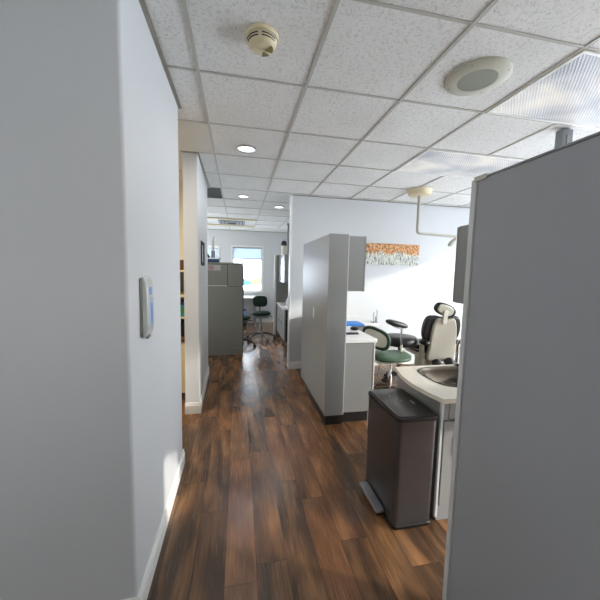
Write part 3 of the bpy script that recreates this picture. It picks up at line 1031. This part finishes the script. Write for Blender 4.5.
def downlight(x, y, label):
    t = thing('downlight', label, 'light', (x, y, CEIL-.012), 0, 'recessed downlights along the hall')
    MB().lathe((x, y, 0), [(.068, CEIL-.004), (.078, CEIL-.012), (.088, CEIL-.004), (.088, CEIL+.006), (.068, CEIL+.006)], 40).build('trim_ring', M['reflector'], t)
    MB().lathe((x, y, 0), [(0, CEIL-.0075), (.05, CEIL-.006), (.069, CEIL-.002), (.069, CEIL+.004), (0, CEIL+.004)], 40).build('lens', M['bulb'], t)
    light('bulb_light', 'AREA', (0, 0, -.004), power=1.8, color=(.95, .97, 1.0), size=.1, parent=t)
    return t
downlight(.07, 2.885, 'recessed downlight nearest the camera, past the smoke detector')
downlight(.07, 4.67, 'recessed downlight in the middle, beside the dark ceiling grille')
downlight(.67, 5.25, 'recessed downlight farthest away, right of the hall past the wall corner')

def troffer(x0, y0, label):
    t = thing('ceiling_light_panel', label, 'light', (x0+.61, y0+.305, CEIL-.002), 0, 'prismatic light panels in the ceiling')
    MB().box(x0+.026, y0+.026, CEIL-.0015, x0+1.194, y0+.584, CEIL+.004).build('lens', M['lens'], t)
    f = MB()
    for a in ((x0+.008, y0+.008, x0+1.212, y0+.026), (x0+.008, y0+.584, x0+1.212, y0+.602), (x0+.008, y0+.026, x0+.026, y0+.584), (x0+1.194, y0+.026, x0+1.212, y0+.584)):
        f.box(a[0], a[1], CEIL-.005, a[2], a[3], CEIL+.004)
    f.build('frame', M['white_trim'], t, bevel=.002)
    return t
troffer(GX0+3*GS, GY0, 'large prismatic ceiling light panel nearest the camera')
troffer(GX0+3*GS, GY0+2*GS, 'farther prismatic ceiling light panel, before the dental lamp mount')

# dark return grille
t = thing('return_air_grille', 'dark olive-grey square grille in the ceiling beside the short hall wall', 'vent', (-.52, 4.61, CEIL))
MB().box(-.82, 4.318, CEIL-.001, -.232, 4.906, CEIL+.004).build('backing', M['vent_dark'], t)
b = MB()
for k in range(24):
    y = 4.33+.0242*k
    b.box(-.81, y, CEIL-.006, -.242, y+.004, CEIL-.001)
b.build('louvre', M['vent_dark'], t)
# air diffuser
t = thing('air_diffuser', 'square louvred air diffuser in the far ceiling between two pale strips', 'vent', (-.15, 7.15, CEIL-.02))
dx, dy = -.14, 7.12
b = MB()
for k, (q, z) in enumerate(((.29, .002), (.22, .012), (.15, .02))):
    o_ = [(dx-q, dy-q), (dx+q, dy-q), (dx+q, dy+q), (dx-q, dy+q)]
    i_ = [(dx-q+.05, dy-q+.05), (dx+q-.05, dy-q+.05), (dx+q-.05, dy+q-.05), (dx-q+.05, dy+q-.05)]
    b.ring((0, 0, CEIL-.02-z), X, Y, Z*.012, o_, i_)
b.build('louvre', M['grey_metal'], t)
MB().box(dx-.24, dy-.24, CEIL-.012, dx+.24, dy+.24, CEIL+.004).build('throat', M['dark_gap'], t)

# ------------------------------------------------------------------ left wall fittings
t = thing('soap_dispenser', 'pale grey soap dispenser with blue indicator on the left wall', 'dispenser', (-.40, 1.37, 1.13))
y0, y1 = 1.362, 1.462
MB().box(-.3995, y0, 1.158, -.391, y1, 1.402).build('back_plate', M['dispenser_side'], t, bevel=.004)
prof = [(0, 0), (.012, .008), (.021, .04), (.022, .17), (.019, .235), (.010, .258), (0, .262)]
cov = MB().slab((-.391, y0+.003, 1.148), X, Z, Y*(y1-y0), prof)
cv = cov.build('cover', M['dispenser'], t, bevel=.006, seg=3, bangle=20)
MB().slab((-.3705, y0+.032, 1.195), Y, Z, X*.003, rrect(0, 0, .052, .125, .012)).build('window', M['dispenser_window'], cv)
MB().slab((-.3678, y0+.043, 1.205), Y, Z, X*.0015, [(0, .02), (.014, 0), (.03, .02), (.03, .09), (0, .09)]).build('level_mark', M['lcd_blue'], cv)
MB().slab((-.3715, y0+.036, 1.33), Y, Vector((-.04, 0, 1)), X*.003, rrect(0, 0, .04, .034, .006)).build('indicator', M['lcd_blue'], cv)
MB().box(-.388, y0+.03, 1.142, -.375, y1-.03, 1.156).build('nozzle', M['dispenser_side'], t, bevel=.003)

t = thing('framed_certificate', 'small dark-framed notice on the short hall wall', 'picture frame', (-.385, 3.5, 1.5))
f = MB()
a, c_, z0, z1 = 3.34, 3.66, 1.49, 1.745
f.ring((-.389, 0, 0), Y, Z, X*.014, [(a, z0), (c_, z0), (c_, z1), (a, z1)], [(a+.09, z0+.035), (c_-.09, z0+.035), (c_-.09, z1-.035), (a+.09, z1-.035)])
f.build('frame', M['dark_gap'], t, bevel=.002)
MB().box(-.3885, a+.09, z0+.035, -.382, c_-.09, z1-.035).build('sheet', M['cloth_white'], t)

# ------------------------------------------------------------------ side room seen through the doorway
t = thing('storage_cabinet', 'cream cupboard with open shelves in the side room doorway', 'cabinet', (-1.06, 3.7, 0))
SX0, SX1, SY = -1.60, -.535, 3.44
MB().box(SX0, SY, .09, SX1, 4.1, .66).build('body', M['cream_cab'], t, bevel=.002)
MB().box(SX0, SY+.03, 0, SX1, 4.1, .089).build('kick_plate', M['wood_kick'], t)
for k in range(2):
    x = SX0+.005+.53*k
    d = MB().box(x, SY-.018, .095, x+.525, SY-.001, .655).build('door', M['cream_cab'], t, bevel=.003)
    hx = x+(.49 if k == 0 else .44)
    MB().tube([(hx, SY-.019, .62), (hx, SY-.035, .62), (hx-.1, SY-.035, .62), (hx-.1, SY-.019, .62)], .006, 8).build('handle', M['black'], d)
MB().box(SX0-.005, SY-.03, .661, SX1, 4.1, .70).build('counter', M['brown_wood'], t, bevel=.003)
for z in (.905, 1.14, 1.415):
    MB().box(SX0+.02, SY+.05, z, SX1-.02, 4.1, z+.02).build('shelf', M['cream_cab'], t)
MB().box(SX0, SY+.05, .70, SX0+.02, 4.1, 1.435).build('side_panel', M['cream_cab'], t)
MB().box(SX1-.02, SY+.05, .70, SX1, 4.1, 1.435).build('side_panel', M['cream_cab'], t)
MB().box(SX0+.02, 4.08, .70, SX1-.02, 4.1, 1.415).build('back_panel', M['laminate_dark'], t)
tag(MB().box(-.80, SY+.08, .701, -.57, 3.8, .86).build('storage_box', M['black'], loc=(-.68, 3.6, .701), bevel=.004), 'black box on the cupboard counter in the side room', 'box')
for i, (m_, lab) in enumerate((('teal', 'teal folder lying lowest in the side room pile'), ('green_cover', 'green folder on top of the lowest teal folder'), ('teal', 'teal folder in the pile above the green one'), ('navy', 'navy folder on top of the folder pile in the side room'))):
    z = .926+.042*i
    tag(MB().box(-.84, SY+.07+.005*i, z, -.565, 3.8, z+.036).build('folder', M[m_], loc=(-.7, 3.6, z), bevel=.004), lab, 'folder')
tag(MB().lathe((-.66, 3.66, 1.4355), [(0, 0), (.05, 0), (.085, .05), (.095, .11), (.088, .112), (.075, .055), (.04, .015), (0, .012)], 32).build('wooden_bowl', M['brown_wood'], loc=(-.66, 3.66, 1.4355)), 'brown wooden bowl on the top shelf of the cream cupboard', 'bowl')

# ------------------------------------------------------------------ far workstation unit
t = thing('filing_unit', 'grey filing unit standing at the end of the hall, books on top', 'cabinet', (-.5, 5.5, 0))
FX0, FX1, FYY = -1.15, .088, 5.26
MB().box(FX0, FYY+.016, .125, -.17, 5.72, 1.0999).build('body', M['laminate_dark'], t)
MB().box(FX0, FYY+.05, 1.15, -.17, 5.72, 1.545).build('upper_case', M['laminate_dark'], t)
MB().box(FX0, FYY-.001, .127, FX1-.01, FYY+.0155, 1.174).build('lower_panel', M['laminate_dark'], t, bevel=.002)
MB().box(-.166, FYY, 1.18, FX1-.01, FYY+.015, 1.543).build('upper_panel', M['laminate_dark'], t, bevel=.002)
MB().box(FX0, FYY+.016, 1.10, FX1-.02, FYY+.049, 1.56).build('gap_shade_strip', M['kick'], t)  # black strip standing in for the shade in the panel gaps
d = MB().box(FX0, FYY+.008, 1.195, -.175, FYY+.0155, 1.54).build('flap_door', M['laminate_dark'], t, bevel=.003)
MB().box(FX0, FYY-.002, 1.178, -.175, FYY+.006, 1.194).build('grip', M['laminate_edge'], d)
MB().box(-.169, FYY+.016, .125, FX1-.011, FYY+.05, 1.0999).build('side_core', M['laminate_dark'], t)
MB().box(FX0, FYY-.004, 0, FX1, FYY+.05, .122).build('plinth', M['laminate_dark'], t, bevel=.002)
MB().box(FX0, FYY, 1.547, -.168, 5.72, 1.574).build('top', M['laminate_dark'], t, bevel=.002)
MB().box(-.1675, FYY, 1.547, FX1-.01, FYY+.05, 1.574).build('top_rail', M['laminate_dark'], t, bevel=.002)
MB().box(FX1-.0095, FYY-.004, .123, FX1+.006, FYY+.054, 1.58).build('edge_post', M['navy'], t, bevel=.002)
# sticker
s_ = MB().box(-.478, FYY+.0045, 1.44, -.285, FYY+.0058, 1.53).build('sticker', M['grey_print'], d)
s_['label'] = 'small white sticker with a red round sign'
k_ = MB()
k_.ring((-.435, FYY+.0044, 1.485), X, Z, -Y*.0008, sup(.036, .036, 2, 28), sup(.026, .026, 2, 28))
k_.slab((-.435, FYY+.0044, 1.485), Vector((1, 0, -1)).normalized(), Vector((1, 0, 1)).normalized(), -Y*.0008, [(-.03, -.006), (.03, -.006), (.03, .006), (-.03, .006)])
k_.build('red_sign', M['red'], s_)

tag(MB().box(-.60, 5.40, 1.575, -.315, 5.64, 1.60).build('book', M['navy'], loc=(-.45, 5.5, 1.575), bevel=.002), 'navy book lying lowest on the filing unit', 'book', 'books on the filing unit')
tag(MB().box(-.61, 5.39, 1.6005, -.325, 5.63, 1.63).build('book', M['blue_plastic'], loc=(-.45, 5.5, 1.6005), bevel=.002), 'blue book in the middle of the pile on the filing unit', 'book', 'books on the filing unit')
tag(MB().box(-.62, 5.38, 1.6305, -.30, 5.64, 1.652).build('book', M['paper'], loc=(-.45, 5.5, 1.6305), bevel=.002), 'pale cream book on top of the pile on the filing unit', 'book', 'books on the filing unit')
t = thing('bottle_ornament', 'slim cream bottle with a round white top, standing on the books', 'ornament', (-.425, 5.5, 1.652))
MB().lathe((-.425, 5.5, 1.6525), [(0, 0), (.034, 0), (.034, .12), (0, .12)], 24).build('holder', M['grey_metal'], t)
MB().lathe((-.425, 5.5, 1.7725), [(0, 0), (.022, 0), (.02, .10), (.026, .15), (.014, .19), (.010, .20), (0, .2)], 24).build('body', M['ivory'], t)
MB().lathe((-.425, 5.5, 1.9725), [(0, 0), (.016, .003), (.028, .025), (.022, .048), (0, .056)], 24).build('cap', M['cloth_white'], t)
tag(MB().lathe((-.515, 5.5, 1.6525), [(0, 0), (.04, 0), (.045, .02), (.02, .05), (.008, .07), (0, .07)], 20).build('desk_bell', M['black'], loc=(-.515, 5.5, 1.6525)), 'small black object on the books, left of the slim bottle', 'ornament')

# far stools
def far_chair(c, label, back=True, a0=.2, rz=0):
    cx, cy = c
    t = thing('task_chair', label, 'chair', (cx, cy, 0), 0, 'green task chairs in the far bay')
    star_base(t, c, .30, M['black'], .13, a0)
    post(t, c, .12, .48, M['grey_metal'], .022)
    MB().prism(rrect(cx-.16, cy-.12, cx+.16, cy+.12, .04), .475, .515).build('seat_plate', M['grey_metal'], t, bevel=.008)
    MB().ell((cx, cy, .56), (.21, .2, .046), power=.75, seg=24).build('seat', M['dark_green'], t)
    MB().tube([(cx+.1, cy, .50), (cx+.24, cy-.03, .50)], [.006, .009], 8).build('height_lever', M['black'], t)
    if back:
        bk = MB().slab((cx+.0, cy+.20, .79), X, Vector((0, .12, 1)), Y*.05, sup(.158, .118, 3.4, 32)).build('backrest', M['dark_green'], t, bevel=.02, seg=3, bangle=40)
        MB().tube([(cx, cy+.1, .50), (cx, cy+.25, .53), (cx, cy+.27, .64), (cx, cy+.262, .78)], .013, 10).build('back_stem', M['black'], t)
    return t
far_chair((.47, 6.42), 'dark green task chair in the far bay below the bright window', True, .1)
far_chair((.03, 5.86), 'dark task stool partly hidden behind the filing unit', False, -.35)

# far desk
t = thing('white_desk', 'white desk under the far window', 'desk', (-.3, 8.2, 0))
MB().box(-1.3, 7.85, .735, .48, 8.55, .765).build('desk_top', M['worktop_white'], t, bevel=.003)
for x, y in ((-1.27, 7.88), (.42, 7.88), (-1.27, 8.5), (.42, 8.5)):
    MB().box(x, y, 0, x+.035, y+.035, .734).build('leg', M['alu'], t)
t = thing('computer_tower', 'dark box with a blue face under the white desk', 'computer', (.12, 8.1, 0))
MB().box(.02, 8.0, 0, .22, 8.4, .42).build('case', M['black'], t, bevel=.006)
MB().box(.03, 7.992, .2, .21, 8.0, .40).build('front', M['lcd_blue'], t)

# ------------------------------------------------------------------ casework on the right of the far bay
t = thing('tall_end_panel', 'tall grey panel with a pale edge closing the far casework', 'panel', (1.1, 6.88, 0))
MB().box(.845, 6.87, 0, 1.555, 6.90, 1.81).build('panel', M['laminate_dark'], t)
MB().box(.80, 6.865, 0, .844, 6.905, 1.812).build('edge_trim', M['laminate_edge'], t, bevel=.003)
t = thing('base_cabinet', 'row of grey base cabinets with a pale top, right of the far bay', 'cabinet', (1.2, 6.2, 0))
MB().box(.895, 5.73, .09, 1.555, 6.86, .715).build('body', M['laminate_dark'], t)
MB().box(.93, 5.76, 0, 1.555, 6.86, .089).build('kick_plate', M['kick'], t)
for k in range(3):
    y = 5.735+.373*k
    d = MB().box(.875, y, .095, .894, y+.368, .53).build('door', M['laminate'], t, bevel=.003)
    MB().tube([(.874, y+.32, .38), (.857, y+.32, .38), (.857, y+.32, .46), (.874, y+.32, .46)], .005, 8).build('handle', M['chrome'], d)
    d = MB().box(.875, y, .535, .894, y+.368, .71).build('drawer', M['laminate'], t, bevel=.003)
    MB().tube([(.874, y+.14, .62), (.857, y+.14, .62), (.857, y+.23, .62), (.874, y+.23, .62)], .005, 8).build('handle', M['chrome'], d)
MB().box(.855, 5.70, .716, 1.555, 6.864, .748).build('worktop', M['worktop_white'], t, bevel=.004)
MB().box(.90, 5.715, .10, 1.5, 5.728, .71).build('end_panel', M['kick'], t)
t = thing('wall_cabinet', 'grey upper cabinet hung above the far base cabinets', 'cabinet', (1.2, 6.45, 1.22))
MB().box(.92, 6.05, 1.22, 1.555, 6.86, 1.785).build('body', M['laminate'], t, bevel=.003)
for k in range(2):
    d = MB().box(.90, 6.052+.405*k, 1.222, .918, 6.452+.405*k, 1.783).build('door', M['alu'], t, bevel=.003)
    MB().tube([(.899, 6.41-.0+.09*k, 1.26), (.885, 6.41+.09*k, 1.26), (.885, 6.41+.09*k, 1.34), (.899, 6.41+.09*k, 1.34)], .004, 8).build('handle', M['chrome'], d)
t = thing('cup_dispenser', 'pale upright cylinder with a black domed top on the far upper cabinet', 'dispenser', (.96, 6.45, 1.785))
MB().lathe((.945, 6.45, 1.786), [(0, 0), (.055, 0), (.055, .20), (0, .20)], 28).build('tube', M['ivory'], t)
MB().lathe((.945, 6.45, 1.9865), [(0, 0), (.062, 0), (.062, .05), (.048, .09), (.02, .105), (0, .107)], 28).build('cap', M['black'], t)
t = thing('support_pole', 'thin grey pole from the ceiling beside the far upper cabinet', 'pole', (1.12, 6.95, 0))
MB().tube([(1.12, 6.955, 0), (1.12, 6.955, CEIL-.004)], .026, 14).build('shaft', M['grey_metal'], t)
MB().tube([(1.12, 6.955, CEIL-.03), (1.12, 6.955, CEIL-.003)], .045, 14).build('flange', M['grey_metal'], t)
t = thing('soap_bottle', 'white pump bottle on the far base cabinet worktop', 'bottle', (.99, 6.1, .749))
MB().lathe((.99, 6.1, .749), [(0, 0), (.035, 0), (.036, .12), (.014, .15), (.014, .17), (0, .17)], 20).build('body', M['cloth_white'], t)
MB().tube([(.99, 6.1, .918), (.99, 6.1, .945), (.95, 6.1, .945)], .006, 8).build('pump', M['grey_metal'], t)
t = thing('paper_towel_dispenser', 'white towel dispenser on the wall above the far worktop', 'dispenser', (1.5, 6.3, .95))
MB().box(1.42, 6.15, .93, 1.559, 6.42, 1.16).build('body', M['cloth_white'], t, bevel=.015)
MB().box(1.44, 6.2, .922, 1.54, 6.37, .93).build('slot', M['black'], t)
